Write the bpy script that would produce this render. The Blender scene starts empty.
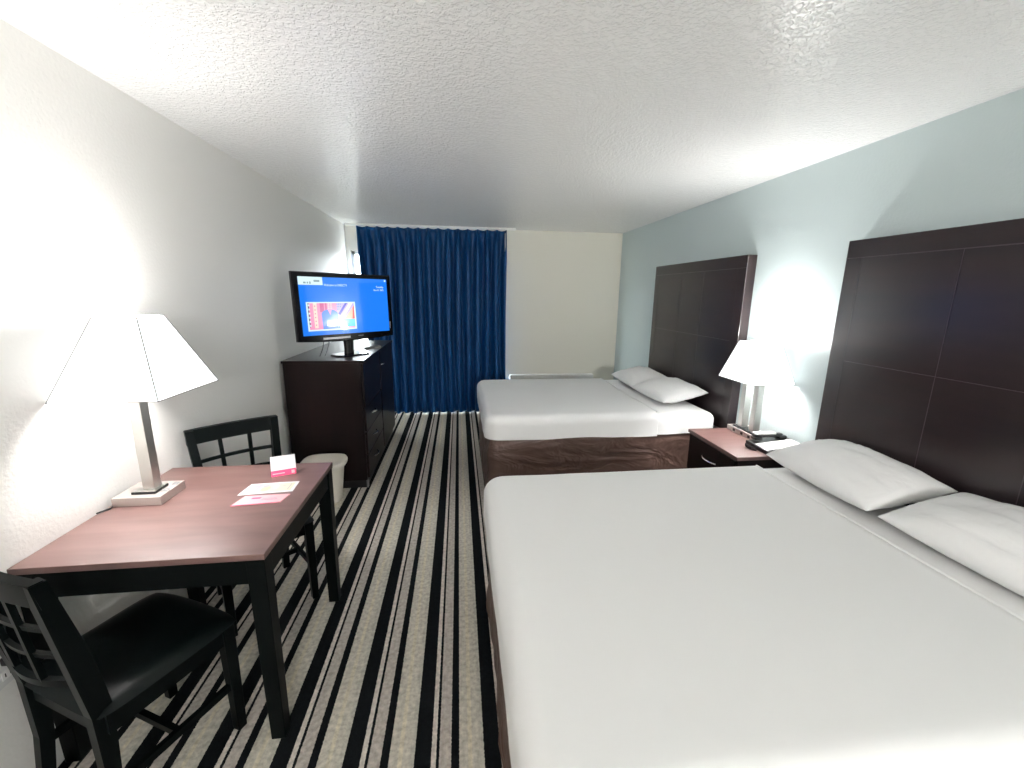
import bpy, bmesh, math, random
from mathutils import Vector, Matrix, noise
random.seed(7)
sc = bpy.context.scene
COL = sc.collection

# ------------------------------------------------------------------ camera
F_PX, YAW, PITCH, ROLL, CAM_Z = 418.0, math.radians(7.29), math.radians(12.19), math.radians(0.73), 1.623
cy, sy = math.cos(YAW), math.sin(YAW)
fwd = Vector((sy * math.cos(PITCH), cy * math.cos(PITCH), -math.sin(PITCH)))
rgt = Vector((cy, -sy, 0)); up = rgt.cross(fwd)
r2 = math.cos(ROLL) * rgt + math.sin(ROLL) * up
u2 = -math.sin(ROLL) * rgt + math.cos(ROLL) * up
camd = bpy.data.cameras.new('camera'); cam = bpy.data.objects.new('camera', camd); COL.objects.link(cam)
M = Matrix((r2, u2, -fwd)).transposed().to_4x4(); M.translation = Vector((0, 0, CAM_Z))
cam.matrix_world = M
camd.sensor_fit = 'HORIZONTAL'; camd.sensor_width = 36.0; camd.lens = F_PX / 1024 * 36; camd.clip_start = 0.02
sc.camera = cam

# ------------------------------------------------------------------ world, exposure
w = bpy.data.worlds.new('sky'); sc.world = w; w.use_nodes = True
wb = w.node_tree.nodes['Background']; wb.inputs[0].default_value = (0.90, 0.95, 1.0, 1); wb.inputs[1].default_value = 40.0
wn, wl = w.node_tree.nodes, w.node_tree.links      # bright overcast sky above a darker ground
tc = wn.new('ShaderNodeTexCoord'); sx = wn.new('ShaderNodeSeparateXYZ'); cr = wn.new('ShaderNodeValToRGB')
wl.new(tc.outputs['Generated'], sx.inputs[0]); wl.new(sx.outputs['Z'], cr.inputs['Fac']); wl.new(cr.outputs['Color'], wb.inputs[0])
cr.color_ramp.elements[0].position = 0.0; cr.color_ramp.elements[0].color = (.22, .22, .21, 1)
cr.color_ramp.elements[1].position = .03; cr.color_ramp.elements[1].color = (.90, .95, 1.0, 1)
vs = sc.view_settings
vs.view_transform = 'Standard'; vs.look = 'None'; vs.gamma = 1.0; vs.use_curve_mapping = False
vs.exposure = 0.64
sc.cycles.use_denoising = True
sc.cycles.max_bounces = 10; sc.cycles.diffuse_bounces = 7; sc.cycles.glossy_bounces = 4
sc.cycles.sample_clamp_indirect = 8.0
sc.cycles.caustics_reflective = False; sc.cycles.caustics_refractive = False

LAMP_LEFT_W, LAMP_RIGHT_W, FILL_STRENGTH = 32.0, 45.0, 372.0  # bulb watts, then emission of the added fill bar behind the camera

def light(name, kind, loc, energy, color=(1, 1, 1), rot=(0, 0, 0), **kw):
    d = bpy.data.lights.new(name, kind); d.energy = energy; d.color = color
    for k, v in kw.items(): setattr(d, k, v)
    o = bpy.data.objects.new(name, d); COL.objects.link(o); o.location = loc; o.rotation_euler = rot
    return o
RX0, RX1, RY0, RY1, RH = -1.40, 2.22, -3.6, 5.73, 2.44      # room
p = light('window_portal', 'AREA', (-0.42, 5.86, 1.24), 1.0, rot=(math.radians(90), 0, 0), shape='RECTANGLE', size=1.84, size_y=1.78)
p.data.cycles.is_portal = True; p.rotation_euler = (math.radians(-90), 0, 0)

# ------------------------------------------------------------------ materials
def mat(name, color, rough=0.6, metal=0.0, spec=0.5, emis=None, es=0.0, coat=0.0, coat_r=0.1):
    m = bpy.data.materials.new(name); m.use_nodes = True
    b = m.node_tree.nodes['Principled BSDF']
    b.inputs['Base Color'].default_value = (*color, 1); b.inputs['Roughness'].default_value = rough
    b.inputs['Metallic'].default_value = metal; b.inputs['Specular IOR Level'].default_value = spec
    b.inputs['Coat Weight'].default_value = coat; b.inputs['Coat Roughness'].default_value = coat_r
    if emis: b.inputs['Emission Color'].default_value = (*emis, 1); b.inputs['Emission Strength'].default_value = es
    return m
def nodes(m): return m.node_tree.nodes, m.node_tree.links, m.node_tree.nodes['Principled BSDF']
def texcoord(n, l, scale=(1, 1, 1), rot=(0, 0, 0), kind='Object'):
    t = n.new('ShaderNodeTexCoord'); mp = n.new('ShaderNodeMapping')
    mp.inputs['Scale'].default_value = scale; mp.inputs['Rotation'].default_value = rot
    l.new(t.outputs[kind], mp.inputs['Vector']); return mp.outputs['Vector']
def add_noise_bump(m, scale, strength, dist=0.002, detail=3, sc3=(1, 1, 1), ramp=None, distort=0.0):
    n, l, b = nodes(m)
    v = texcoord(n, l, sc3)
    t = n.new('ShaderNodeTexNoise'); t.inputs['Scale'].default_value = scale; t.inputs['Detail'].default_value = detail
    t.inputs['Distortion'].default_value = distort
    l.new(v, t.inputs['Vector']); h = t.outputs['Fac']
    if ramp:
        r = n.new('ShaderNodeValToRGB'); r.color_ramp.elements[0].position = ramp[0]; r.color_ramp.elements[1].position = ramp[1]
        l.new(h, r.inputs['Fac']); h = r.outputs['Color']
    bp = n.new('ShaderNodeBump'); bp.inputs['Strength'].default_value = strength; bp.inputs['Distance'].default_value = dist
    l.new(h, bp.inputs['Height']); l.new(bp.outputs['Normal'], b.inputs['Normal'])
    return m
def add_color_noise(m, c1, c2, scale, sc3=(1, 1, 1), detail=4, lo=0.35, hi=0.65, distort=0.0):
    n, l, b = nodes(m)
    v = texcoord(n, l, sc3)
    t = n.new('ShaderNodeTexNoise'); t.inputs['Scale'].default_value = scale; t.inputs['Detail'].default_value = detail
    t.inputs['Distortion'].default_value = distort
    l.new(v, t.inputs['Vector'])
    r = n.new('ShaderNodeValToRGB'); e = r.color_ramp.elements
    e[0].position = lo; e[0].color = (*c1, 1); e[1].position = hi; e[1].color = (*c2, 1)
    l.new(t.outputs['Fac'], r.inputs['Fac']); l.new(r.outputs['Color'], b.inputs['Base Color'])
    return m

MAT = {}
MAT['wall_left'] = add_noise_bump(mat('painted wall off white', (.78, .77, .74), .55), 70, .35, .004, 4)
MAT['wall_back'] = add_noise_bump(mat('painted wall cream', (.78, .76, .67), .6), 70, .3, .004, 4)
MAT['wall_right'] = add_noise_bump(mat('painted wall sage blue', (.50, .58, .585), .5), 70, .3, .004, 4)
MAT['ceiling'] = add_noise_bump(mat('knockdown ceiling', (.93, .93, .92), .27, spec=.8), 60, .55, .008, 3, ramp=(.44, .60), distort=.5)
MAT['white_trim'] = mat('white painted trim', (.80, .80, .78), .4)
MAT['espresso'] = add_color_noise(mat('espresso veneer', (.014, .009, .009), .35, spec=.12, coat=.12, coat_r=.12), (.012, .006, .006), (.006, .004, .004), 9, (1, 1, .12))
MAT['headboard'] = add_color_noise(mat('dark walnut headboard veneer', (.03, .018, .02), .35, spec=.15, coat=.8, coat_r=.2), (.022, .013, .013), (.014, .009, .011), 7, (1, .12, 1))
MAT['tabletop'] = add_color_noise(mat('reddish brown tabletop', (.2, .1, .09), .38, coat=.25, coat_r=.3), (.110, .056, .050), (.165, .096, .086), 5, (.5, 3, 1), lo=.3, hi=.7, distort=.4)
MAT['black_wood'] = mat('black lacquered wood', (.002, .003, .003), .32, spec=.06)
MAT['vinyl'] = add_noise_bump(mat('black green vinyl', (.002, .004, .004), .38, spec=.22), 160, .15, .001)
MAT['sheet'] = add_noise_bump(mat('white cotton sheet', (.80, .80, .795), .85, spec=.2), 3.2, .25, .012, 4)
MAT['pillow'] = add_noise_bump(mat('white cotton pillowcase', (.82, .82, .815), .85, spec=.2), 6, .55, .016, 3, distort=.9)
MAT['skirt'] = add_noise_bump(add_color_noise(mat('brown crushed satin', (.09, .05, .04), .45), (.085, .048, .038), (.105, .062, .049), 3), 4.5, .9, .05, 3, (.7, .7, 1.3), distort=.9)
MAT['curtain'] = add_noise_bump(mat('royal blue curtain fabric', (.0008, .048, .165), .5, spec=.3), 300, .1, .0005)
MAT['steel'] = mat('brushed nickel', (.62, .61, .58), .33, metal=1.0)
MAT['chrome'] = mat('bright chrome', (.85, .85, .85), .2, metal=1.0)
MAT['silver'] = mat('silver painted base', (.52, .47, .44), .38, metal=.45)
MAT['black'] = mat('black plastic', (.006, .006, .007), .35)
MAT['gloss_black'] = mat('glossy black bezel', (.003, .003, .004), .12, spec=.3)
MAT['socket'] = mat('dark socket', (.02, .014, .012), .6)
MAT['grey_plastic'] = mat('grey plastic', (.22, .22, .22), .4)
MAT['white_plastic'] = mat('white plastic', (.66, .66, .65), .45)
MAT['cream_plastic'] = mat('cream plastic bin', (.90, .84, .74), .45)
MAT['paper'] = mat('white paper', (.66, .66, .69), .6)
MAT['pink'] = mat('hot pink print', (.80, .045, .16), .5)
MAT['pale_pink'] = mat('pale pink print', (.70, .36, .39), .45)
MAT['peach'] = mat('peach print', (.85, .50, .28), .5)
MAT['mint'] = mat('pale green print', (.56, .54, .40), .5)
MAT['grey_print'] = mat('grey print', (.35, .33, .38), .6)
MAT['inlay'] = mat('pale metal inlay line', (.05, .034, .04), .3, metal=.3)
MAT['reveal'] = mat('dark groove', (.006, .004, .004), .6)

def carpet():
    m = mat('striped carpet', (.3, .3, .3), .95, spec=.1)
    n, l, b = nodes(m)
    t = n.new('ShaderNodeTexCoord'); sp = n.new('ShaderNodeSeparateXYZ'); l.new(t.outputs['Object'], sp.inputs[0])
    nz = n.new('ShaderNodeTexNoise'); nz.inputs['Scale'].default_value = 140; nz.inputs['Detail'].default_value = 2
    l.new(t.outputs['Object'], nz.inputs['Vector'])
    j = n.new('ShaderNodeMath'); j.operation = 'MULTIPLY_ADD'; j.inputs[1].default_value = .006; l.new(nz.outputs['Fac'], j.inputs[0]); l.new(sp.outputs['X'], j.inputs[2])
    a = n.new('ShaderNodeMath'); a.operation = 'SUBTRACT'; l.new(j.outputs[0], a.inputs[0]); a.inputs[1].default_value = .069 + .003
    d = n.new('ShaderNodeMath'); d.operation = 'DIVIDE'; l.new(a.outputs[0], d.inputs[0]); d.inputs[1].default_value = .2485
    f = n.new('ShaderNodeMath'); f.operation = 'FRACT'; l.new(d.outputs[0], f.inputs[0])
    r = n.new('ShaderNodeValToRGB'); r.color_ramp.interpolation = 'CONSTANT'; l.new(f.outputs[0], r.inputs['Fac'])
    blk = (.005, .0065, .0075); cream = (.62, .56, .50); grey = (.46, .42, .375); beige = (.53, .50, .43); yel = (.60, .55, .43)
    stops = [(0, blk), (.235, cream), (.305, blk), (.350, grey), (.520, blk), (.640, beige), (.765, yel), (.825, beige), (.93, (.48, .46, .40))]
    e = r.color_ramp.elements
    e[0].position = 0; e[0].color = (*stops[0][1], 1); e[1].position = stops[1][0]; e[1].color = (*stops[1][1], 1)
    for pos, c in stops[2:]:
        x = e.new(pos); x.color = (*c, 1)
    n2 = n.new('ShaderNodeTexNoise'); n2.inputs['Scale'].default_value = 55; n2.inputs['Detail'].default_value = 5
    l.new(t.outputs['Object'], n2.inputs['Vector'])
    mr = n.new('ShaderNodeMapRange'); mr.inputs[1].default_value = .3; mr.inputs[2].default_value = .7; mr.inputs[3].default_value = .72; mr.inputs[4].default_value = 1.2
    l.new(n2.outputs['Fac'], mr.inputs[0])
    mx = n.new('ShaderNodeVectorMath'); mx.operation = 'SCALE'; l.new(r.outputs['Color'], mx.inputs[0]); l.new(mr.outputs[0], mx.inputs['Scale'])
    l.new(mx.outputs[0], b.inputs['Base Color'])
    bp = n.new('ShaderNodeBump'); bp.inputs['Strength'].default_value = .5; bp.inputs['Distance'].default_value = .004
    l.new(nz.outputs['Fac'], bp.inputs['Height']); l.new(bp.outputs['Normal'], b.inputs['Normal'])
    return m
MAT['carpet'] = carpet()

def shade_mat():
    m = bpy.data.materials.new('white linen lampshade'); m.use_nodes = True
    n, l = m.node_tree.nodes, m.node_tree.links
    for x in list(n): n.remove(x)
    out = n.new('ShaderNodeOutputMaterial'); d = n.new('ShaderNodeBsdfDiffuse'); t = n.new('ShaderNodeBsdfTranslucent')
    e = n.new('ShaderNodeEmission'); mx = n.new('ShaderNodeMixShader'); ad = n.new('ShaderNodeAddShader')
    d.inputs[0].default_value = (.82, .82, .83, 1); t.inputs[0].default_value = (.75, .75, .76, 1)
    e.inputs[0].default_value = (.97, .98, 1, 1); e.inputs[1].default_value = .85
    mx.inputs[0].default_value = .012
    l.new(d.outputs[0], mx.inputs[1]); l.new(t.outputs[0], mx.inputs[2]); l.new(mx.outputs[0], ad.inputs[0]); l.new(e.outputs[0], ad.inputs[1]); l.new(ad.outputs[0], out.inputs[0])
    return m
MAT['shade'] = shade_mat()
MAT['shade_trim'] = mat('grey shade piping', (.10, .10, .10), .9, spec=.1)
def glass_mat():
    m = bpy.data.materials.new('clear window glass'); m.use_nodes = True
    n, l = m.node_tree.nodes, m.node_tree.links
    for x in list(n): n.remove(x)
    out = n.new('ShaderNodeOutputMaterial'); g = n.new('ShaderNodeBsdfGlossy'); t = n.new('ShaderNodeBsdfTransparent'); mx = n.new('ShaderNodeMixShader')
    g.inputs['Roughness'].default_value = .02; mx.inputs[0].default_value = .06; t.inputs[0].default_value = (.97, .99, .98, 1)
    l.new(t.outputs[0], mx.inputs[1]); l.new(g.outputs[0], mx.inputs[2]); l.new(mx.outputs[0], out.inputs[0])
    return m
MAT['glass'] = glass_mat()
MAT['bulb'] = mat('glowing bulb', (1, 1, 1), .4, emis=(1, .96, .9), es=14)
def screen_mat(name, c, s=1.0):
    return mat(name, (.002, .002, .003), .06, emis=c, es=s * .72, spec=1.0)
SCR = {
 'blue': screen_mat('screen blue', (.012, .22, 1.0), .92), 'skyblue': screen_mat('screen light blue', (.04, .32, 1.0), .95),
 'white': screen_mat('screen white', (.72, .93, .97), .95), 'cyan': screen_mat('screen cyan', (.08, .60, .92)),
 'pink': screen_mat('screen pink', (.86, .30, .50)), 'rose': screen_mat('screen rose', (.62, .12, .30)),
 'peach': screen_mat('screen peach', (.95, .48, .32)), 'red': screen_mat('screen red', (.85, .10, .10)),
 'violet': screen_mat('screen violet', (.10, .07, .60)), 'cream': screen_mat('screen cream', (.95, .72, .60)),
 'dome': screen_mat('screen dome blue', (.09, .24, .80)), 'lilac': screen_mat('screen lilac', (.50, .40, .82)),
 'dark': screen_mat('screen dark', (.02, .03, .12)), 'greytext': screen_mat('screen grey text', (.22, .33, .36)),
}

# ------------------------------------------------------------------ mesh helpers
class MB:
    def __init__(s): s.bm = bmesh.new(); s.mats = []
    def mi(s, m):
        if m is None: return 0
        if m not in s.mats: s.mats.append(m)
        return s.mats.index(m)
    def box(s, x0, x1, y0, y1, z0, z1, bev=0.0, seg=2, m=None, T=None):
        b = bmesh.new(); bmesh.ops.create_cube(b, size=1)
        for v in b.verts:
            v.co = Vector(((x0 + x1) / 2 + v.co.x * (x1 - x0), (y0 + y1) / 2 + v.co.y * (y1 - y0), (z0 + z1) / 2 + v.co.z * (z1 - z0)))
        if bev > 0: bmesh.ops.bevel(b, geom=b.edges[:], offset=bev, segments=seg, profile=.5, affect='EDGES')
        s.join(b, m, T); return s
    def join(s, b, m=None, T=None):
        i = s.mi(m); vm = {}
        for v in b.verts: vm[v] = s.bm.verts.new(T @ v.co if T else v.co)
        for f in b.faces:
            try: g = s.bm.faces.new([vm[v] for v in f.verts]); g.material_index = i
            except ValueError: pass
        b.free()
    def poly(s, pts, m=None):
        vs_ = [s.bm.verts.new(p) for p in pts]; f = s.bm.faces.new(vs_); f.material_index = s.mi(m); return s
    def grid(s, rows, closed=False, m=None, caps=False):
        i = s.mi(m); R = [[s.bm.verts.new(p) for p in r] for r in rows]
        for a, b in zip(R, R[1:]):
            k = len(a)
            for j in range(k if closed else k - 1):
                f = s.bm.faces.new((a[j], a[(j + 1) % k], b[(j + 1) % k], b[j])); f.material_index = i
        if caps:
            f = s.bm.faces.new(list(reversed(R[0]))); f.material_index = i
            f = s.bm.faces.new(R[-1]); f.material_index = i
        return s
    def beam(s, a, b, wa, da, wb=None, db=None, side=(1, 0, 0), m=None, bev=0):
        """tapered rectangular bar from a to b: width along side, depth across"""
        a, b = Vector(a), Vector(b); ax = (b - a).normalized(); sd = Vector(side); sd = (sd - ax * sd.dot(ax)).normalized(); dp = ax.cross(sd)
        wb = wb or wa; db = db or da
        bm = bmesh.new(); R = []
        for c, w_, d_ in ((a, wa, da), (b, wb, db)):
            R.append([bm.verts.new(c + sd * w_ / 2 * i + dp * d_ / 2 * j) for i, j in ((-1, -1), (1, -1), (1, 1), (-1, 1))])
        for j in range(4): bm.faces.new((R[0][j], R[0][(j + 1) % 4], R[1][(j + 1) % 4], R[1][j]))
        bm.faces.new(list(reversed(R[0]))); bm.faces.new(R[1])
        bmesh.ops.recalc_face_normals(bm, faces=bm.faces[:])
        if bev: bmesh.ops.bevel(bm, geom=bm.edges[:], offset=bev, segments=2, profile=.5, affect='EDGES')
        s.join(bm, m); return s
    def tube(s, pts, r, n=8, m=None):
        pts = [Vector(p) for p in pts]; rows = []
        for i, p_ in enumerate(pts):
            d = (pts[min(i + 1, len(pts) - 1)] - pts[max(i - 1, 0)]).normalized()
            a = d.orthogonal().normalized() if i == 0 else (pa - d * pa.dot(d)).normalized()
            pa = a; b = d.cross(a)
            rows.append([p_ + (a * math.cos(t) + b * math.sin(t)) * r for t in [2 * math.pi * k / n for k in range(n)]])
        s.grid(rows, True, m, True); return s
    def build(s, name, material=None, parent=None, smooth=False, loc=None, rotz=0, angle=40):
        bmesh.ops.recalc_face_normals(s.bm, faces=s.bm.faces[:])
        me = bpy.data.meshes.new(name); s.bm.to_mesh(me); s.bm.free()
        if s.mats:
            for m in s.mats: me.materials.append(m)
        elif material: me.materials.append(material)
        if smooth:
            for p_ in me.polygons: p_.use_smooth = True
            try: me.set_sharp_from_angle(angle=math.radians(angle))
            except Exception: pass
        o = bpy.data.objects.new(name, me); COL.objects.link(o)
        if parent: o.parent = parent
        if loc: o.location = loc
        o.rotation_euler.z = rotz
        return o
def bx(*a, **k): return MB().box(*a, **k)
def thing(name, label, cat, loc=(0, 0, 0), rotz=0, group=None):
    o = bpy.data.objects.new(name, None); COL.objects.link(o); o.location = loc; o.rotation_euler.z = rotz; o.empty_display_size = .1
    return tag(o, label, cat, group)
def tag(o, label, cat, group=None):
    o['label'] = label; o['category'] = cat
    if group: o['group'] = group
    return o
def struct(o): o['kind'] = 'structure'; return o
def text_obj(name, body, size, material, parent, T, align='LEFT', extrude=0.0003, width=None, label=None):
    c = bpy.data.curves.new(name, 'FONT'); c.body = body; c.size = size; c.align_x = align; c.extrude = extrude
    tmp = bpy.data.objects.new(name, c); COL.objects.link(tmp)
    me = bpy.data.meshes.new_from_object(tmp); bpy.data.objects.remove(tmp); bpy.data.curves.remove(c)
    if width:
        xs = [v.co.x for v in me.vertices]; k = width / (max(xs) - min(xs))
        for v in me.vertices: v.co.x *= k
    me.transform(T); me.materials.clear(); me.materials.append(material)
    o = bpy.data.objects.new(name, me); COL.objects.link(o); o.parent = parent
    return o
def rrect(x0, x1, y0, y1, rs, n=8):
    """rounded rectangle outline, radii rs = (x0y0, x1y0, x1y1, x0y1), same vertex count for all"""
    pts = []
    cs = [(x0, y0, 180, rs[0], 1, 1), (x1, y0, 270, rs[1], -1, 1), (x1, y1, 0, rs[2], -1, -1), (x0, y1, 90, rs[3], 1, -1)]
    for cx_, cy_, a0, r, dx, dy in cs:
        for k in range(n + 1):
            a = math.radians(a0 + 90 * k / n)
            pts.append((cx_ + dx * r + r * math.cos(a), cy_ + dy * r + r * math.sin(a)))
    return pts

# ------------------------------------------------------------------ room shell
TH = .12
struct(bx(RX0 - TH, RX1 + TH, RY0 - TH, RY1 + TH, -.12, 0).build('floor', MAT['carpet']))
struct(bx(RX0 - TH, RX1 + TH, RY0 - TH, RY1 + TH, RH, RH + .12).build('ceiling', MAT['ceiling']))
struct(bx(RX0 - TH, RX0, RY0 - TH, RY1 + TH, 0, RH).build('wall_left', MAT['wall_left']))
struct(bx(RX1, RX1 + TH, RY0 - TH, RY1 + TH, 0, RH).build('wall_right', MAT['wall_right']))
struct(bx(RX0, RX1, RY0 - TH, RY0, 0, RH).build('wall_front', MAT['wall_left']))
WX0, WX1, WZ0, WZ1 = -1.345, .50, .35, 2.13
wbk = MB()
wbk.box(RX0, WX0, RY1, RY1 + TH, 0, RH); wbk.box(WX1, RX1, RY1, RY1 + TH, 0, RH)
wbk.box(WX0, WX1, RY1, RY1 + TH, WZ1, RH); wbk.box(WX0, WX1, RY1, RY1 + TH, 0, WZ0)
struct(wbk.build('wall_back', MAT['wall_back']))
win = thing('window_1', '', ''); del win['label'], win['category']; struct(win)
fr = MB()
for a in ((WX0, WX0 + .045, WZ0, WZ1), (WX1 - .045, WX1, WZ0, WZ1), (WX0, WX1, WZ1 - .045, WZ1), (WX0, WX1, WZ0, WZ0 + .045), (-.45, -.40, WZ0, WZ1)):
    fr.box(a[0], a[1], RY1 + .03, RY1 + .08, a[2], a[3], .004)
fr.build('window_frame', MAT['white_trim'], win)
bx(WX0 + .03, WX1 - .03, RY1 + .052, RY1 + .058, WZ0 + .03, WZ1 - .03).build('pane', MAT['glass'], win)
bx(WX0, WX1, RY1 - .012, RY1 + .03, WZ0 - .02, WZ0 + .0, .003).build('window_sill', MAT['white_trim'], win)

# ------------------------------------------------------------------ fill light bar added out of view behind the camera for general brightness
t = thing('fill_light_bar', 'chrome fill light bar with four round white globes added unseen behind the camera', 'fill light', (.45, RY0, 1.98))
bx(-.45, .45, .0, .03, -.05, .05, .004).build('back_plate', MAT['chrome'], t)
gm = mat('frosted fill globe', (.9, .9, .9), .5, emis=(1, .975, .965), es=FILL_STRENGTH)
for gx in (-.33, -.11, .11, .33):
    b = MB(); b.grid([[(gx + .068 * math.sin(a) * math.cos(q) + 1e-4 * math.cos(q), .10 + .068 * math.sin(a) * math.sin(q) + 1e-4 * math.sin(q), .068 * math.cos(a)) for q in [2 * math.pi * i / 20 for i in range(20)]] for a in [math.pi * k / 12 for k in range(13)]], True, None, True)
    b.build('globe', gm, t, True)
    MB().tube([(gx, .03, 0), (gx, .045, 0)], .03, 14).build('socket_cup', MAT['chrome'], t, True)

# ------------------------------------------------------------------ curtain + track
CT = thing('curtain', 'royal blue pinch-pleated curtain hanging over the window', 'curtain', (0, 5.60, 0))
b = MB(); rows = []; NP = 15; X0, X1 = -1.225, .62; ZT, ZB = 2.405, .03
rnd = [random.uniform(-.25, .25) for _ in range(NP + 2)]; ramp_ = [random.uniform(.75, 1.25) for _ in range(NP + 2)]
NZ, NS = 46, 15 * NP
for i in range(NZ + 1):
    tz = i / NZ; z = ZT + (ZB - ZT) * tz
    row = []
    drop = min(1, max(0, (ZT - z - .02) / .30)); drop = drop * drop * (3 - 2 * drop)
    for j in range(NS + 1):
        s_ = j / NS; ph = s_ * NP; k = int(ph); fr_ = ph - k
        off = rnd[k] * (1 - fr_) + rnd[k + 1] * fr_
        am = ramp_[k] * (1 - fr_) + ramp_[k + 1] * fr_
        u = fr_ + .12 * math.sin(1.7 * z + off * 6) * math.sin(math.pi * fr_)
        # below: rounded deep folds; heading: narrow pinch with flat gap between
        fold = math.cos(2 * math.pi * u)
        fold = fold if fold < 0 else fold ** 1.6
        pinch = math.exp(-((min(fr_, 1 - fr_)) / .13) ** 2) * 2 - .6
        yy = -(.056 * am * fold * drop + .026 * pinch * (1 - drop))
        left = (-.0 + .075 * (1 - (1 - tz) ** 2)) * (1 - s_) ** 4
        x = X0 + (X1 - X0) * s_ + left + .006 * math.sin(2 * z + k) * drop + .010 * math.sin(2 * math.pi * fr_ * 2) * drop
        row.append((x, yy, z + .004 * fold * (1 if i in (0, NZ) else 0)))
    rows.append(row)
o = b.grid(rows).build('fabric', MAT['curtain'], CT, True, angle=80)
md = o.modifiers.new('thick', 'SOLIDIFY'); md.thickness = .004
for k in range(NP + 1):
    x = X0 + (X1 - X0) * k / NP; MB().tube([(x, .012, 2.37), (x, .014, 2.395), (x, .004, 2.408), (x, 0, 2.4125)], .0025, 6).build('hook', MAT['white_trim'], CT)
for x in (.60,):
    MB().tube([(x, -.04, 2.37), (x, -.045, 1.9), (x + .003, -.045, 1.35)], .005, 8).build('draw_wand', MAT['white_plastic'], CT, True)
tr = MB().box(-1.36, .74, 5.578, 5.622, 2.415, 2.44, .004)
tag(tr.build('curtain_track', MAT['white_trim']), 'slim white curtain track on the ceiling above the blue curtain', 'curtain track')

# ------------------------------------------------------------------ wall heater behind the far bed
t = thing('wall_heater', 'low white wall heater under the cream wall behind the far bed', 'heater', (1.29, 5.73, .12))
bx(-.60, .60, -.085, 0, 0, .40, .012).build('housing', MAT['white_trim'], t)
g = MB()
for k in range(14): g.box(-.55, .55, -.092, -.083, .05 + k * .02, .062 + k * .02)
g.build('grille', MAT['white_plastic'], t)

# ------------------------------------------------------------------ beds
def sheet_box(x0, x1, y0, y1, z0, z1, rs, er, wav=.0, seed=0, wr=0.0, n=10):
    """soft box: rounded plan corners rs, rounded top edge er, wavy hem"""
    rows = []
    prof = [(0, z0, 1)] + [(0, z0 + (z1 - er - z0) * k / 7, 1 - k / 7) for k in range(1, 8)]
    for k in range(1, 9):
        a = math.pi / 2 * k / 8; prof.append((er * (1 - math.cos(a)), z1 - er + er * math.sin(a), 0))
    half = min(x1 - x0, y1 - y0) / 2
    for ins in (.1, .16, .24, .34, .46, .58, half - .02): prof.append((ins, z1 + .003 * min(1, ins), 0))
    b = MB()
    for ins, z, hem in prof:
        rr = [max(.002, r - ins) for r in rs]
        insh = ins if rs[1] > .02 else (ins * .12 if ins <= er else ins - er * .88)
        base = rrect(x0 + ins, x1 - insh, y0 + ins, y1 - ins, rr, n)
        # subdivide straights for waviness
        ring = []
        for i, p0 in enumerate(base):
            p1 = base[(i + 1) % len(base)]; ln = math.hypot(p1[0] - p0[0], p1[1] - p0[1])
            sub = 24 if (i % (n + 1)) == n else 1
            for q in range(sub): ring.append((p0[0] + (p1[0] - p0[0]) * q / sub, p0[1] + (p1[1] - p0[1]) * q / sub))
        cxm, cym = (x0 + x1) / 2, (y0 + y1) / 2; out = []
        for (x, y) in ring:
            v = noise.noise(Vector((x * 5 + seed, y * 5, z * 2)))
            d = wr * v * (1 if ins < .05 else .25)
            dx, dy = x - cxm, y - cym; L = math.hypot(dx, dy) or 1
            zz = z + (wav * noise.noise(Vector((x * 3 + seed, y * 3, 3.3))) * hem)
            out.append((x + d * dx / L, y + d * dy / L, zz + (wr * .4 * noise.noise(Vector((x * 4, y * 4, seed))) if ins > .05 else 0)))
        rows.append(out)
    b.grid(rows, True, None, True); return b
def make_bed(label, loc, width, length, seed, turn):
    """origin: floor, foot-side centre at x=0, head towards +x"""
    t = thing('bed', label, 'bed', loc)
    W = width / 2
    # skirt: crumpled fabric over the box spring
    rows = []
    base = rrect(.03, length, -W + .02, W - .02, (.07, .01, .01, .07), 6); ring = []
    for i, p0 in enumerate(base):
        p1 = base[(i + 1) % len(base)]; sub = 60 if (i % 7) == 6 else 1
        for q in range(sub): ring.append((p0[0] + (p1[0] - p0[0]) * q / sub, p0[1] + (p1[1] - p0[1]) * q / sub))
    for k in range(13):
        z = .012 + .53 * k / 12; out = []
        for x, y in ring:
            v = noise.fractal(Vector((x * 4.5 + seed, y * 4.5 - z * 3, z * 7)), .8, 2.1, 3)
            d = .016 * v * min(1, 1.2 - .5 * k / 12) + .010 * (1 - k / 12)
            dx, dy = x - length / 2, y; s_x = 1 if abs(dx) / (length / 2) > abs(dy) / W else 0
            out.append((x + (d * math.copysign(1, dx) if s_x else 0), y + (0 if s_x else d * math.copysign(1, dy)), z))
        rows.append(out)
    MB().grid(rows, True, None, True).build('bed_skirt', MAT['skirt'], t, True, angle=60)
    sheet_box(.008, length - .01, -W + .006, W - .006, .525, .684, (.10, .07, .07, .10), .065, .010, seed, .006).build('mattress', MAT['sheet'], t, True, angle=60)
    sheet_box(0, length - turn, -W, W, .515, .702, (.11, .004, .004, .11), .07, .014, seed + 5, .007).build('top_sheet', MAT['sheet'], t, True, angle=50)
    f = MB(); rows = []   # hemmed turn-back seam of the top sheet
    for k in range(41):
        y = -W + .05 + (2 * W - .10) * k / 40; x = length - turn + .003 * noise.noise(Vector((y * 3, seed, 0)))
        rows.append((x, y, .698))
    f.tube(rows, .008, 8); f.build('sheet_hem', MAT['sheet'], t, True)
    return t
BEDX = .112
make_bed('large bed in the foreground with white sheet, nearest the camera', (BEDX, 1.30, 0), 1.50, 1.99, 3.1, .462)
make_bed('far bed with white sheet and crumpled brown skirt, beside the curtain', (.185, 3.79, 0), 1.48, 1.92, 8.7, .52)

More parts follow.
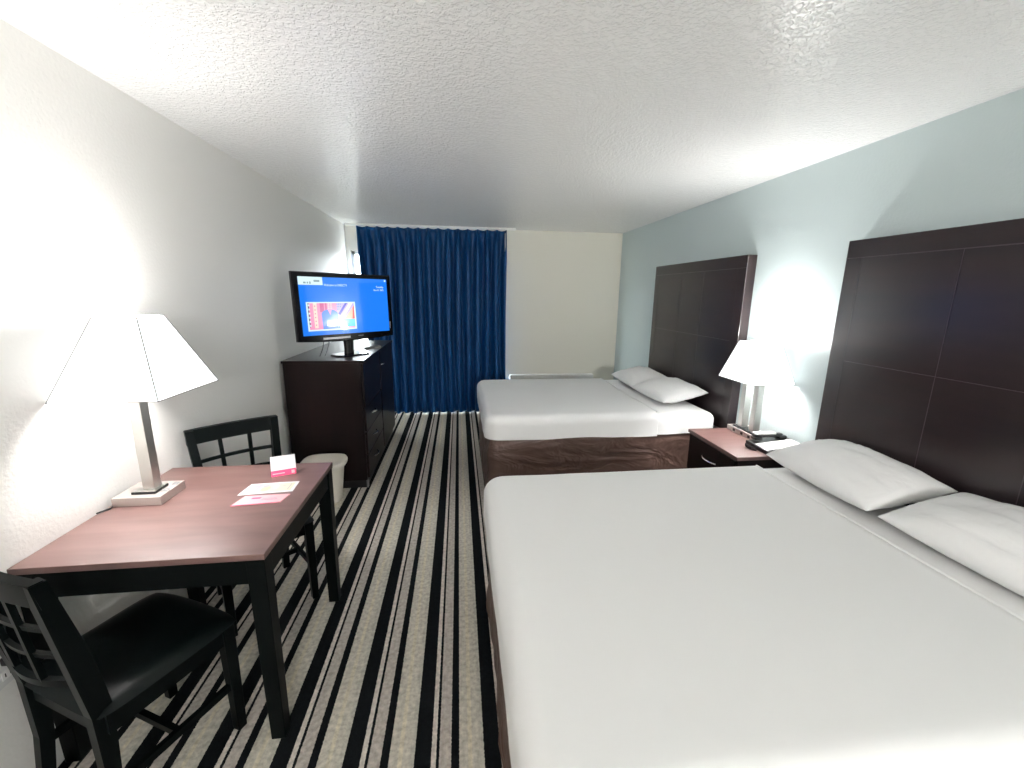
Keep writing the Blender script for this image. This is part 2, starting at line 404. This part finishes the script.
def pillow_mesh(a, bb, h, seed):
    b = MB(); N = 28
    def P(u, v, sgn):
        eu, ev = abs(u), abs(v)
        x = a * u * (1 - .03 * (1 - ev ** 4)) ; y = bb * v * (1 - .03 * (1 - eu ** 4))
        prof = ((1 - eu ** 2.2) * (1 - ev ** 2.2))
        th = h * .5 * max(0, prof) ** .47 * 1.9
        wv = noise.fractal(Vector((u * 2.2 + seed, v * 2.2, sgn * 3)), .9, 2.0, 3)
        cr = noise.noise(Vector((u * 7 + seed, v * 2.4, 0))) * min(1, 3 * (1 - max(eu, ev)))
        return Vector((x, y, sgn * th * (1 if sgn > 0 else .82) * (1 + .12 * wv) + .011 * cr * (1 if max(eu, ev) < 1 else 0)))
    for sgn in (1, -1):
        rows = []
        for i in range(N + 1):
            u = math.sin((-1 + 2 * i / N) * math.pi / 2)
            rows.append([P(u, math.sin((-1 + 2 * j / N) * math.pi / 2), sgn) for j in range(N + 1)])
        b.grid(rows)
    bmesh.ops.remove_doubles(b.bm, verts=b.bm.verts[:], dist=.0015)
    return b
def pillow(label, loc, size, rot, seed, group):
    o = pillow_mesh(size[0] / 2, size[1] / 2, size[2] / 2, seed).build('pillow', MAT['pillow'], None, True, angle=80)
    o.location = loc; o.rotation_euler = rot
    return tag(o, label, 'pillow', group)
pillow('white pillow at the nightstand side of the foreground bed', (1.910, 1.718, .785), (.41, .64, .205), (0, math.radians(-11), math.radians(-3)), 2.3, 'pillows on the beds')
pillow('white pillow cut by the right edge, on the foreground bed', (1.910, 1.040, .785), (.41, .67, .205), (0, math.radians(-11), math.radians(2)), 6.1, 'pillows on the beds')
pillow('white pillow on the far bed, on the side nearer the bedside lamp', (1.890, 3.53, .778), (.42, .60, .185), (0, math.radians(-10), math.radians(3)), 9.4, 'pillows on the beds')
pillow('white pillow on the far bed, on the side nearer the cream wall', (1.895, 4.17, .774), (.40, .64, .175), (0, math.radians(-10), math.radians(-2)), 12.9, 'pillows on the beds')

# ------------------------------------------------------------------ headboards
def headboard(label, y0, y1):
    t = thing('headboard', label, 'headboard', (RX1, (y0 + y1) / 2, 0), 0, 'dark headboards on the sage wall')
    W = (y1 - y0) / 2; xf = -.078
    bx(xf, -.002, -W, W, .55, 1.93, .004).build('panel', MAT['headboard'], t)
    g = MB()
    g.box(xf - .0008, xf + .001, -W + .001, W - .001, 1.834, 1.838)
    g.box(xf - .0008, xf + .001, -W + .10, W - .10, 1.276, 1.279)
    g.build('horizontal_inlay', MAT['inlay'], t)
    for y in (-W + .095, W - .095):
        bx(xf - .0006, xf + .001, y - .002, y + .002, .56, 1.834).build('border_groove', MAT['reveal'], t)
    for y in (-W + .555, W - .562):
        bx(xf - .0008, xf + .001, y - .0015, y + .0015, .56, 1.834).build('vertical_inlay', MAT['inlay'], t)
    return t
headboard('dark wooden headboard behind the foreground bed, reaching the right edge', .68, 2.17)
headboard('dark wooden headboard behind the far bed, left of the bedside lamp', 2.995, 4.49)

# ------------------------------------------------------------------ nightstand
t = thing('nightstand', 'small dark nightstand with reddish top between the two beds', 'nightstand', (1.70, 2.52, 0))
bx(-.005, .515, -.283, .283, .625, .65, .003).build('top', MAT['tabletop'], t)
bx(.012, .51, -.272, .272, .06, .625, .002).build('carcass', MAT['espresso'], t)
bx(.03, .50, -.26, .26, 0, .06).build('plinth', MAT['black'], t)
def arc_handle(L, bow, r, horiz=True, n=14):
    """bow handle along y, bowing to -x"""
    pts = []
    for k in range(n + 1):
        a = -1 + 2 * k / n; pts.append((-bow * (1 - a * a) , a * L / 2, 0))
    return MB().tube(pts, r, 8)
for z0, z1 in ((.35, .615), (.075, .34)):
    d = bx(.0, .014, -.262, .262, z0, z1, .003).build('drawer', MAT['espresso'], t)
    arc_handle(.16, .024, .006).build('handle', MAT['chrome'], d, True, loc=(.0, 0, (z0 + z1) / 2 + .035))

# ------------------------------------------------------------------ lamps
def pyramid_shade(t, hb, ht, z0, z1, hb2=None, ht2=None):
    hb2 = hb2 or hb; ht2 = ht2 or ht
    b = MB(); th = .003
    c = ((-1, -1), (1, -1), (1, 1), (-1, 1))
    R = [[(i * hb, j * hb2, z0) for i, j in c], [(i * ht, j * ht2, z1) for i, j in c], [(i * (ht - th), j * (ht2 - th), z1) for i, j in c], [(i * (hb - th), j * (hb2 - th), z0) for i, j in c]]
    b.grid(R + [R[0]], True)
    bmesh.ops.remove_doubles(b.bm, verts=b.bm.verts[:], dist=.0001)
    s = b.build('lamp_shade', MAT['shade'], t)
    g = MB()
    for i, j in c: g.tube([(i * hb, j * hb2, z0), (i * ht, j * ht2, z1)], .0016, 6)
    for zz, h1, h2 in ((z0, hb, hb2), (z1, ht, ht2)):
        for a in range(4):
            i, j = c[a]; i2, j2 = c[(a + 1) % 4]; g.tube([(i * h1, j * h2, zz), (i2 * h1, j2 * h2, zz)], .0013, 6)
    g.build('piping', MAT['shade_trim'], s)
    sp = MB()
    for i, j in c: sp.tube([(i * ht, j * ht2, z1 - .012), (0, 0, z1 - .030)], .0015, 6)
    sp.tube([(0, 0, z1 - .045), (0, 0, z1 + .012)], .004, 8)
    sp.build('spider', MAT['steel'], s)
def bulb(t, x, y, z, wname, watts):
    b = MB(); rows = []
    for k in range(11):
        a = math.pi * k / 10; r_ = .028 * math.sin(a) + .001; rows.append([(x + r_ * math.cos(q), y + r_ * math.sin(q), z + .034 * math.cos(a)) for q in [2 * math.pi * i / 14 for i in range(14)]])
    b.grid(rows, True, None, True).build('bulb', MAT['bulb'], t, True)
    l = light(wname, 'POINT', (x, y, z + .0), watts, (1, .975, .95), shadow_soft_size=.08); l.parent = t
    return l
# left: table lamp on the desk table
TZ = .772
t = thing('table_lamp', 'brushed metal table lamp with square white shade on the desk table', 'lamp', (-1.262, 1.775, TZ), 0, None)
bx(-.118, .062, -.068, .088, 0, .036, .002).build('base', MAT['silver'], t)
bx(-.062, .028, -.040, .040, .036, .046, .001).build('foot_plate', MAT['black'], t)
bx(-.060, .026, -.038, .038, .046, .049, .001).build('cap_plate', MAT['steel'], t)
bx(-.030, .014, -.020, .024, .049, .50, .0015).build('column', MAT['steel'], t)
for y in (-.018, .045):
    o = bx(.034, .056, y, y + .026, .036, .038, .0006).build('socket_cover', MAT['grey_plastic'], t)
pyramid_shade(t, .174, .072, .466, .752, .188, .072)
for o in t.children:
    if o.name.startswith('lamp_shade'): o.location = (.040, -.028, 0)
bulb(t, .035, -.025, .700, 'desk_bulb_light', LAMP_LEFT_W)
MB().tube([(-.118, .03, .018), (-.13, .02, .012), (-.127, -.03, .005), (-.110, -.085, .004), (-.126, -.11, .004), (-.130, -.118, .004), (-.1325, -.122, .004)], .003, 8).build('power_cord', MAT['black'], t, True)
# right: twin-post bedside lamp
NZ_ = .65
t = thing('bedside_lamp', 'lit lamp with two metal posts and white shade on the nightstand', 'lamp', (2.045, 2.625, NZ_))
bx(-.055, .085, -.150, .155, 0, .038, .002).build('base', MAT['silver'], t)
for y in (-.085, -.01, .075):
    bx(-.0565, -.054, y - .012, y + .012, .010, .028).build('socket', MAT['socket'], t)
bx(-.040, .045, -.115, .115, .038, .047, .001).build('foot_plate', MAT['black'], t)
for y in (-.078, .042):
    bx(-.024, .026, y, y + .044, .047, .43, .0015).build('post', MAT['steel'], t)
bx(-.026, .028, -.085, .092, .425, .435, .001).build('bridge', MAT['steel'], t)
pyramid_shade(t, .160, .085, .405, .668, .175, .100)
for y in (-.05, .06): bulb(t, 0, y, .628, 'bedside_bulb_light', LAMP_RIGHT_W / 2)

# ------------------------------------------------------------------ telephone
t = thing('telephone', 'black and white desk telephone on the nightstand beside the lamp', 'telephone', (2.045, 2.375, NZ_))
def wedge(x0, x1, y0, y1, z0a, z0b, m=None, bev=.004):
    b = bmesh.new()
    v = [b.verts.new(q) for q in ((x0, y0, 0), (x1, y0, 0), (x1, y1, 0), (x0, y1, 0), (x0, y0, z0a), (x1, y0, z0b), (x1, y1, z0b), (x0, y1, z0a))]
    for f in ((3, 2, 1, 0), (4, 5, 6, 7), (0, 1, 5, 4), (1, 2, 6, 5), (2, 3, 7, 6), (3, 0, 4, 7)): b.faces.new([v[i] for i in f])
    bmesh.ops.bevel(b, geom=b.edges[:], offset=bev, segments=2, profile=.5, affect='EDGES')
    k = MB(); k.join(b, m); return k
wedge(-.135, .135, -.12, .085, .028, .052).build('body', MAT['black'], t, True)
pl = wedge(-.128, .128, -.112, .005, .002, .002, bev=.0005); o = pl.build('face_plate', MAT['white_plastic'], t); o.location = (0, 0, .0405); o.rotation_euler.y = -math.atan2(.024, .27)
hs = MB()
for k in (-1, 1): hs.box(k * .088 - .028, k * .088 + .028, .020, .072, .045, .072, .01, 3)
hs.box(-.09, .09, .028, .064, .060, .086, .009, 3)
h = hs.build('handset', MAT['black'], t, True)
bx(-.114, .035, .024, .068, .080, .093, .005, 3).build('handset_panel', MAT['white_plastic'], h)
pts = []
for k in range(90):
    a = k / 89; cx_ = -.155 - .018 * math.sin(a * math.pi); yy = .05 - .10 * a
    pts.append((cx_ + .009 * math.cos(k * .9), yy, .012 + .009 * math.sin(k * .9)))
MB().tube(pts, .0024, 6).build('coiled_cord', MAT['black'], t, True)

# ------------------------------------------------------------------ dresser
DX0, DX1, DY0, DY1, DZ = -1.375, -.765, 3.40, 4.88, 1.09
t = thing('dresser', 'tall dark dresser with silver handles carrying the television', 'dresser', (DX1, (DY0 + DY1) / 2, 0))
L = (DY1 - DY0) / 2; D = DX1 - DX0
bx(-D, .012, -L - .006, L + .006, DZ - .022, DZ, .002).build('top', MAT['espresso'], t)
body = MB(); body.box(-D + .01, -.018, -L, L, .07, DZ - .022, .001)
body.build('carcass', MAT['espresso'], t)
bx(-D + .02, -.03, -L + .012, L - .012, 0, .07).build('plinth', MAT['black'], t)
bx(-.026, -.016, -L + .005, -L + .045, 0, .075, .002).build('corner_foot', MAT['grey_plastic'], t)
ymid = -.02
for z0, z1 in ((.09, .288), (.298, .487), (.497, .686)):
    d = bx(-.018, 0, -L + .012, ymid - .01, z0, z1, .003).build('drawer', MAT['espresso'], t)
    h = arc_handle(.15, .026, .006).build('handle', MAT['chrome'], d, True, loc=(0, -L + .30, z1 - .09), rotz=math.pi)
d = bx(-.018, 0, -L + .012, ymid - .01, .70, DZ - .03, .003).build('door', MAT['espresso'], t)
d = bx(-.018, 0, ymid + .03, L - .012, .09, DZ - .03, .003).build('door', MAT['espresso'], t)
arc_handle(.11, .02, .005).build('handle', MAT['chrome'], d, True, loc=(0, ymid + .10, .93), rotz=math.pi)

# ------------------------------------------------------------------ television
TVA = math.radians(43.7)
t = thing('television', 'flat television showing a blue screen on top of the dark dresser', 'television', (-.935, 3.725, DZ), TVA)
# local: +x along panel to its right as seen, -y is the screen side
W, H0, H1 = .435, .125, .680        # half width, panel bottom and top above the dresser
SW, S0, S1 = .392, .187, .642       # screen rectangle
fr_ = MB(); yf, yb = -.030, .012
def outl(inset, y):
    pts = []
    # bottom edge bows down a little in the middle
    n = 16
    for k in range(n + 1):
        a = -1 + 2 * k / n; pts.append((a * (W - inset), y, H0 + inset + .018 * (a * a)))
    pts += [(W - inset, y, H1 - inset), (-W + inset, y, H1 - inset)]
    return pts
fr_.grid([outl(.012, yb), outl(0, yb - .006), outl(0, yf + .008), outl(.008, yf)], True, None, True)
fr_.build('bezel', MAT['gloss_black'], t, True, angle=30)
rear = MB().box(-.30, .30, .010, .085, .20, .60, .03, 3); rear.build('rear_housing', MAT['black'], t, True)
def suv(u, v, y): return (-SW + 2 * SW * u, y, S1 - (S1 - S0) * v)
def srect(b, u0, v0, u1, v1, m, y): b.poly([suv(u0, v1, y), suv(u1, v1, y), suv(u1, v0, y), suv(u0, v0, y)], m)
scr = MB(); y0_ = yf - .0008
scr.box(-SW, SW, y0_, yf + .004, S0, S1, 0, m=SCR['blue'])
scr = scr.build('screen', None, t)
pic = MB(); y1_ = y0_ - .0006
srect(pic, 0, 0, .245, .135, SCR['white'], y1_)
srect(pic, .05, .085, .075, .115, SCR['greytext'], y1_ - .0004); srect(pic, .085, .085, .10, .115, SCR['greytext'], y1_ - .0004); srect(pic, .11, .08, .125, .12, SCR['greytext'], y1_ - .0004)
srect(pic, .155, .05, .215, .085, SCR['greytext'], y1_ - .0004)
pic.build('logo_panel', None, scr)
pic = MB(); srect(pic, .967, .012, .988, .045, SCR['white'], y1_); pic.build('status_dot', None, scr)
def flat(x, y, z): return Matrix.Translation((x, y, z)) @ Matrix.Rotation(math.radians(90), 4, 'X')
q = suv(.255, .150, y1_ - .0003); text_obj('screen_text', 'Welcome to DIRECTV', .026, SCR['white'], scr, flat(*q), width=.20)
q = suv(.955, .165, y1_ - .0003); text_obj('screen_text', 'Tuesday', .024, SCR['white'], scr, flat(*q), 'RIGHT', width=.075)
q = suv(.955, .222, y1_ - .0003); text_obj('screen_text', 'Nov 01, 2022', .020, SCR['white'], scr, flat(*q), 'RIGHT', width=.10)
pic = MB(); PU0, PV0, PU1, PV1 = .055, .425, .585, .925
def pr(a0, b0, a1, b1, m, y): srect(pic, PU0 + (PU1 - PU0) * a0, PV0 + (PV1 - PV0) * b0, PU0 + (PU1 - PU0) * a1, PV0 + (PV1 - PV0) * b1, m, y)
def pp(pts, m, y): pic.poly([suv(PU0 + (PU1 - PU0) * a, PV0 + (PV1 - PV0) * b_, y) for a, b_ in reversed(pts)], m)
Y = y1_
pr(0, 0, 1, 1, SCR['white'], Y); Y -= .0003
pr(.03, .04, .97, .95, SCR['pink'], Y); Y -= .0003
pr(.06, .04, .12, .9, SCR['pink'], Y); pr(.13, .04, .20, .9, SCR['cream'], Y); pr(.03, .04, .05, .86, SCR['dark'], Y); pr(.26, .04, .34, .35, SCR['rose'], Y); pr(.36, .04, .40, .35, SCR['rose'], Y)
pr(.60, .04, .97, .62, SCR['lilac'], Y); pr(.66, .62, .97, .90, SCR['cyan'], Y)
Y -= .0003
for k in range(6): pr(.035, .08 + k * .14, .065, .14 + k * .14, SCR['white'], Y)
for k in range(6): pr(.150, .12 + k * .13, .172, .16 + k * .13, SCR['rose'], Y)
for k in range(7): pr(.42 + (k % 2) * .05, .06 + (k // 2) * .07, .45 + (k % 2) * .05, .09 + (k // 2) * .07, SCR['cream'], Y)
for k in range(8): pr(.60 + (k % 3) * .035, .06 + (k // 3) * .09, .615 + (k % 3) * .035, .10 + (k // 3) * .09, SCR['dome'], Y)
pp([(.62, .42), (.78, .04), (.83, .04), (.66, .48)], SCR['violet'], Y)
pp([(.66, .60), (.86, .04), (.95, .04), (.70, .62)], SCR['cream'], Y)
pp([(.74, .62), (.97, .12), (.97, .62)], SCR['peach'], Y); pp([(.92, .62), (.94, .20), (.97, .12), (.97, .62)], SCR['red'], Y - .0003)
dome = [(.29, .95), (.28, .42)] + [(.28 + .33 * (1 - math.cos(a)) / 2, .42 - .16 * math.sin(a)) for a in [math.pi * k / 10 for k in range(1, 10)]] + [(.61, .42), (.64, .95)]
pp(dome, SCR['dome'], Y - .0003)
pp([(.41, .26), (.49, .26), (.455, .46)], SCR['pink'], Y - .0006)
pic.build('picture_window', None, scr)
# plain white strip on the lower bezel and small logo bar
o = bx(-.235, .0, yf - .0015, yf + .001, .148, .165).build('bezel_strip', MAT['paper'], t)
bx(.075, .125, yf - .0012, yf + .001, .160, .166).build('maker_badge', MAT['grey_plastic'], t)
bx(.400, .404, yf - .0012, yf + .001, .21, .27).build('side_light', MAT['white_plastic'], t)
nk = MB(); rows = []
for z_, a_, b_ in ((.004, .045, .03), (.05, .040, .028), (.16, .048, .028)):
    rows.append([(a_ * math.cos(q), b_ * math.sin(q) + .012, z_) for q in [2 * math.pi * i / 20 for i in range(20)]])
nk.grid(rows, True, None, True).build('neck', MAT['gloss_black'], t, True)
base = MB(); R = rrect(-.15, .15, -.095, .095, (.06,) * 4, 6)
base.grid([[(x, y, 0) for x, y in R], [(x, y, .008) for x, y in R], [(x * .94, y * .92, .014) for x, y in R]], True, None, True).build('stand', MAT['gloss_black'], t, True, angle=30)
for c_ in list(t.children):
    if c_.name.split('.')[0] in ('bezel', 'rear_housing', 'screen', 'bezel_strip', 'maker_badge', 'side_light'): c_.rotation_euler.x = math.radians(-1.9)
for dx in (-.20, -.155):
    MB().tube([(dx, .035, .19), (dx - .004, .045, .10), (dx - .02, .05, .05), (dx - .035, .065, .004)], .003, 8).build('cable', MAT['black'], t, True)

t = thing('remote_control', 'slim grey remote control lying on the dresser beside the television stand', 'remote control', (-.835, 4.18, DZ), math.radians(-38))
bx(-.022, .022, -.09, .09, 0, .016, .005, 3).build('case', MAT['grey_plastic'], t, True)
b = MB()
for r_ in range(7):
    for c_ in (-1, 0, 1): b.box(c_ * .012 - .004, c_ * .012 + .004, -.07 + r_ * .02 - .005, -.07 + r_ * .02 + .005, .0155, .018, .001)
b.build('buttons', MAT['black'], t)

# ------------------------------------------------------------------ wastebasket
t = thing('wastebasket', 'cream plastic wastebasket standing against the side of the dresser', 'wastebasket', (-1.065, 3.225, 0))
def ring(a, b_, z, n=40, e=3.2):
    out = []
    for k in range(n):
        q = 2 * math.pi * k / n; c_, s_ = math.cos(q), math.sin(q)
        out.append((a * math.copysign(abs(c_) ** (2 / e), c_), b_ * math.copysign(abs(s_) ** (2 / e), s_), z))
    return out
b = MB(); b.grid([ring(.10, .085, 0), ring(.112, .096, .004), ring(.145, .125, .305), ring(.141, .121, .305), ring(.108, .092, .010)], True, None, True).build('bin_body', MAT['cream_plastic'], t, True, angle=50)
b = MB(); R_ = [ring(.143, .123, .300), ring(.160, .140, .303), ring(.164, .144, .316), ring(.158, .138, .328), ring(.142, .122, .330), ring(.138, .118, .322)]
b.grid(R_ + [R_[0]], True); bmesh.ops.remove_doubles(b.bm, verts=b.bm.verts[:], dist=1e-5); b.build('rim', MAT['cream_plastic'], t, True, angle=60)

b = MB(); b.grid([ring(.166, .146, .296), ring(.168, .148, .318), ring(.160, .140, .334), ring(.146, .126, .334), ring(.128, .108, .318), ring(.08, .07, .308), ring(.02, .02, .304)], True, None, True)
b.build('bin_liner', mat('cream bin liner', (.86, .81, .73), .5), t, True, angle=80)

# ------------------------------------------------------------------ desk table
TX0, TX1, TY0, TY1 = -1.396, -.650, 1.322, 2.098
t = thing('desk_table', 'square reddish brown table with black legs against the left wall', 'table', ((TX0 + TX1) / 2, (TY0 + TY1) / 2, 0))
a, c = (TX1 - TX0) / 2, (TY1 - TY0) / 2
bx(-a, a, -c, c, TZ - .022, TZ, .002).build('tabletop', MAT['tabletop'], t)
bx(-a + .002, a - .002, -c + .002, c - .002, TZ - .030, TZ - .022).build('edge_band', MAT['black_wood'], t)
ap = MB()
ap.box(-a + .012, a - .012, -c + .010, -c + .032, TZ - .115, TZ - .030); ap.box(-a + .012, a - .012, c - .032, c - .010, TZ - .115, TZ - .030)
ap.box(-a + .012, -a + .034, -c + .032, c - .032, TZ - .115, TZ - .030); ap.box(a - .034, a - .012, -c + .032, c - .032, TZ - .115, TZ - .030)
ap.build('apron', MAT['black_wood'], t)
for i in (-1, 1):
    for j in (-1, 1):
        MB().beam((i * (a - .034), j * (c - .034), TZ - .030), (i * (a - .034), j * (c - .034), 0), .060, .060, .050, .050, bev=.003).build('leg', MAT['black_wood'], t)

# ------------------------------------------------------------------ chairs
def make_chair(label, loc, rotz):
    t = thing('dining_chair', label, 'chair', loc, rotz, 'black lattice-back chairs at the desk table')
    bw = MAT['black_wood']
    XW = lambda z: .164 + .030 * max(0, (z - .46) / .47)
    # seat cushion
    b = MB(); N = 18; top, bot = [], []
    for i in range(N + 1):
        v = -1 + 2 * i / N; r1, r2_ = [], []
        for j in range(N + 1):
            u = -1 + 2 * j / N
            hw = .205 + .020 * (v + 1) / 2
            sx = math.copysign(abs(u) ** .9, u); x = hw * sx * (1 - .05 * abs(v) ** 6); y = .205 * v * (1 - .05 * abs(u) ** 6) + .012 * (1 - u * u) * (v > 0) * v
            e = (1 - abs(u) ** 5) * (1 - abs(v) ** 5)
            z = .455 + .030 * e ** .5 - .010 * math.exp(-(u * u + v * v) * 2.2)
            r1.append((x, y, z)); r2_.append((x * .97, y * .97, .452))
        top.append(r1); bot.append(r2_)
    b.grid(top); b.grid([list(reversed(r_)) for r_ in bot])
    per = [(0, j) for j in range(N)] + [(i, N) for i in range(N)] + [(N, N - j) for j in range(N)] + [(N - i, 0) for i in range(N)]
    b.grid([[bot[i][j] for i, j in per], [top[i][j] for i, j in per]], True)
    bmesh.ops.remove_doubles(b.bm, verts=b.bm.verts[:], dist=.0005)
    b.build('seat', MAT['vinyl'], t, True, angle=70)
    f = MB(); f.box(-.19, .19, .155, .178, .385, .452); f.box(-.17, .17, -.19, -.168, .385, .452)
    for s_ in (-1, 1): f.beam((s_ * .182, -.18, .418), (s_ * .192, .165, .418), .022, .067, side=(1, 0, 0))
    f.build('seat_rail', bw, t)
    for s_ in (-1, 1):
        MB().beam((s_ * .190, .168, .452), (s_ * .190, .170, 0), .042, .042, .032, .032, bev=.003).build('leg', bw, t)
        lg = MB(); pts = [(-.215, 0, .034, .030), (-.185, .25, .036, .036), (-.180, .46, .038, .050), (-.205, .66, .038, .052), (-.250, .928, .036, .034)]
        rows = []
        for y, z, wx, dy in pts:
            xo = s_ * XW(z)
            rows.append([(xo - wx / 2, y - dy / 2, z), (xo + wx / 2, y - dy / 2, z), (xo + wx / 2, y + dy / 2, z), (xo - wx / 2, y + dy / 2, z)])
        lg.grid(rows, True, None, True).build('leg', bw, t)
    def back_y(z):
        return -.180 - .025 * (z - .46) / .2 if z < .66 else -.205 - .050 * (z - .66) / .29
    def cross(name, z0, z1, th, bowd=.042, grow=-.012):
        b = MB(); n = 14; rows = []
        for k in range(n + 1):
            u = -1 + 2 * k / n; zm = (z0 + z1) / 2; xw = XW(zm) + grow
            x = xw * u; bow = -bowd * (1 - u * u)
            rows.append([(x, back_y(z0) + bow - th / 2, z0), (x, back_y(z0) + bow + th / 2, z0), (x, back_y(z1) + bow + th / 2, z1), (x, back_y(z1) + bow - th / 2, z1)])
        b.grid(rows, True, None, True).build(name, bw, t, True, angle=40)
    cross('top_rail', .857, .931, .026, .018, .0185)
    cross('back_bar', .755, .771, .012, .026); cross('back_bar', .662, .678, .012, .034); cross('back_bar', .562, .586, .016)
    for x in (-.062, .062):
        bow = -.040 * (1 - (x / .19) ** 2); bowt = -.020 * (1 - (x / .19) ** 2)
        MB().beam((x, back_y(.58) + bow, .58), (x * 1.1, back_y(.865) + bowt, .865), .018, .014, side=(1, 0, 0)).build('back_slat', bw, t)
    for s_ in (-1, 1):
        MB().beam((s_ * .183, -.185, .20), (s_ * .190, .165, .20), .018, .026, side=(1, 0, 0)).build('stretcher', bw, t)
    MB().beam((-.186, -.02, .20), (.186, -.02, .20), .018, .024, side=(0, 1, 0)).build('stretcher', bw, t)
    return t
make_chair('black lattice-back chair at the near side of the table, lower left corner', (-1.092, 1.328, 0), math.radians(-26))
make_chair('black lattice-back chair behind the table, near the dresser', (-1.05, 2.11, 0), math.radians(180 + 38))

# ------------------------------------------------------------------ things on the table
t = thing('tent_card', 'small white tent card with a pink lower band on the table', 'card', (-.838, 1.982, TZ), math.radians(20))
hw, hh, dp = .052, .088, .028
cd = MB(); th = .0012
for s_ in (-1, 1):
    cd.poly([(-hw, s_ * dp, 0), (hw, s_ * dp, 0), (hw, 0, hh), (-hw, 0, hh)])
o = cd.build('folded_card', MAT['paper'], t); md = o.modifiers.new('thick', 'SOLIDIFY'); md.thickness = .0012
def on_card(z, off): return -dp * (1 - z / hh) - off
b = MB(); b.poly([(-hw, on_card(0, .0013), 0.0005), (hw, on_card(0, .0013), 0.0005), (hw, on_card(.026, .0013), .026), (-hw, on_card(.026, .0013), .026)])
pk = b.build('pink_band', MAT['pink'], t)
tilt = math.atan2(hh, dp)
b = MB(); b.poly([(-hw + .006, on_card(.010, .0022), .010), (-hw + .056, on_card(.010, .0022), .010), (-hw + .056, on_card(.014, .0022), .014), (-hw + .006, on_card(.014, .0022), .014)]); b.build('card_print_line', MAT['pale_pink'], pk)
b = MB(); b.poly([(hw - .020, on_card(.006, .0022), .006), (hw - .007, on_card(.006, .0022), .006), (hw - .007, on_card(.020, .0022), .020), (hw - .020, on_card(.020, .0022), .020)]); b.build('card_mark', MAT['pale_pink'], pk)

def flat_card(name, label, cat, corners, z, thick, m):
    c = sum((Vector(q) for q in corners), Vector((0, 0))) / 4
    b = MB(); b.grid([[(x - c.x, y - c.y, 0) for x, y in corners], [(x - c.x, y - c.y, thick) for x, y in corners]], True, None, True)
    o = b.build('sheet', m); t = thing(name, label, cat, (c.x, c.y, z)); o.parent = t
    def uv(u, v):
        a, b_, c_, d = [Vector(q) - c for q in corners]
        p_ = a * (1 - u) * (1 - v) + b_ * u * (1 - v) + c_ * u * v + d * (1 - u) * v
        return p_
    return t, uv
# corners: near-left, near-right, far-right, far-left
t, uv = flat_card('coupon', 'flat white coupon with pastel picture lying behind the pink leaflet', 'leaflet', [(-.942, 1.762), (-.727, 1.780), (-.733, 1.880), (-.932, 1.868)], TZ, .0015, MAT['paper'])
def quad(b, uv, u0, v0, u1, v1, m, z): b.poly([(*uv(u0, v0), z), (*uv(u1, v0), z), (*uv(u1, v1), z), (*uv(u0, v1), z)], m)
b = MB(); z = .0018
quad(b, uv, .06, .10, .30, .9, MAT['pale_pink'], z); quad(b, uv, .32, .10, .94, .9, MAT['mint'], z)
for k in range(4): quad(b, uv, .08 + k * .05, .15, .11 + k * .05, .8, MAT['grey_print'], z + .0003)
n = 12
b.poly([(*uv(.42 + .09 * math.cos(q), .42 + .25 * math.sin(q)), z + .0003) for q in [2 * math.pi * k / n for k in range(n)]], MAT['peach'])
b.poly([(*uv(.38 + .07 * math.cos(q), .68 + .10 * math.sin(q)), z + .0006) for q in [2 * math.pi * k / n for k in range(n)]], MAT['grey_print'])
b.poly([(*uv(.60 + .05 * math.cos(q), .55 + .18 * math.sin(q)), z + .0003) for q in [2 * math.pi * k / n for k in range(n)]], MAT['paper'])
quad(b, uv, .70, .60, .78, .66, MAT['grey_print'], z + .0003); quad(b, uv, .86, .2, .88, .8, MAT['grey_print'], z + .0003)
b.build('print', None, t)
t, uv = flat_card('pink_leaflet', 'pale pink folded leaflet on the table, nearest the camera', 'leaflet', [(-.920, 1.665), (-.740, 1.680), (-.725, 1.750), (-.903, 1.748)], TZ, .004, MAT['pale_pink'])
b = MB(); z = .0044
quad(b, uv, .24, .58, .44, .74, MAT['pink'], z); quad(b, uv, .50, .40, .85, .44, MAT['pink'], z); quad(b, uv, .50, .55, .80, .58, MAT['pink'], z)
quad(b, uv, .0, -.04, 1.0, .02, MAT['pink'], z)
b.build('print', None, t)

# ------------------------------------------------------------------ wall outlet
t = thing('wall_outlet', 'white wall outlet with plug low on the left wall beside the near chair', 'outlet', (RX0, 1.252, .487))
bx(0, .006, -.038, .038, -.06, .06, .002).build('cover_plate', MAT['white_plastic'], t)
for z in (-.025, .025): bx(.006, .008, -.017, .017, z - .014, z + .014, .001).build('receptacle', MAT['white_trim'], t)
h = MB()
for z in (-.025,):
    for y in (-.007, .007): h.box(.0078, .0086, y - .0015, y + .0015, z - .006, z + .006)
h.build('slots', MAT['black'], t)
bx(.008, .035, -.014, .014, .012, .038, .004).build('plug', MAT['black'], t)
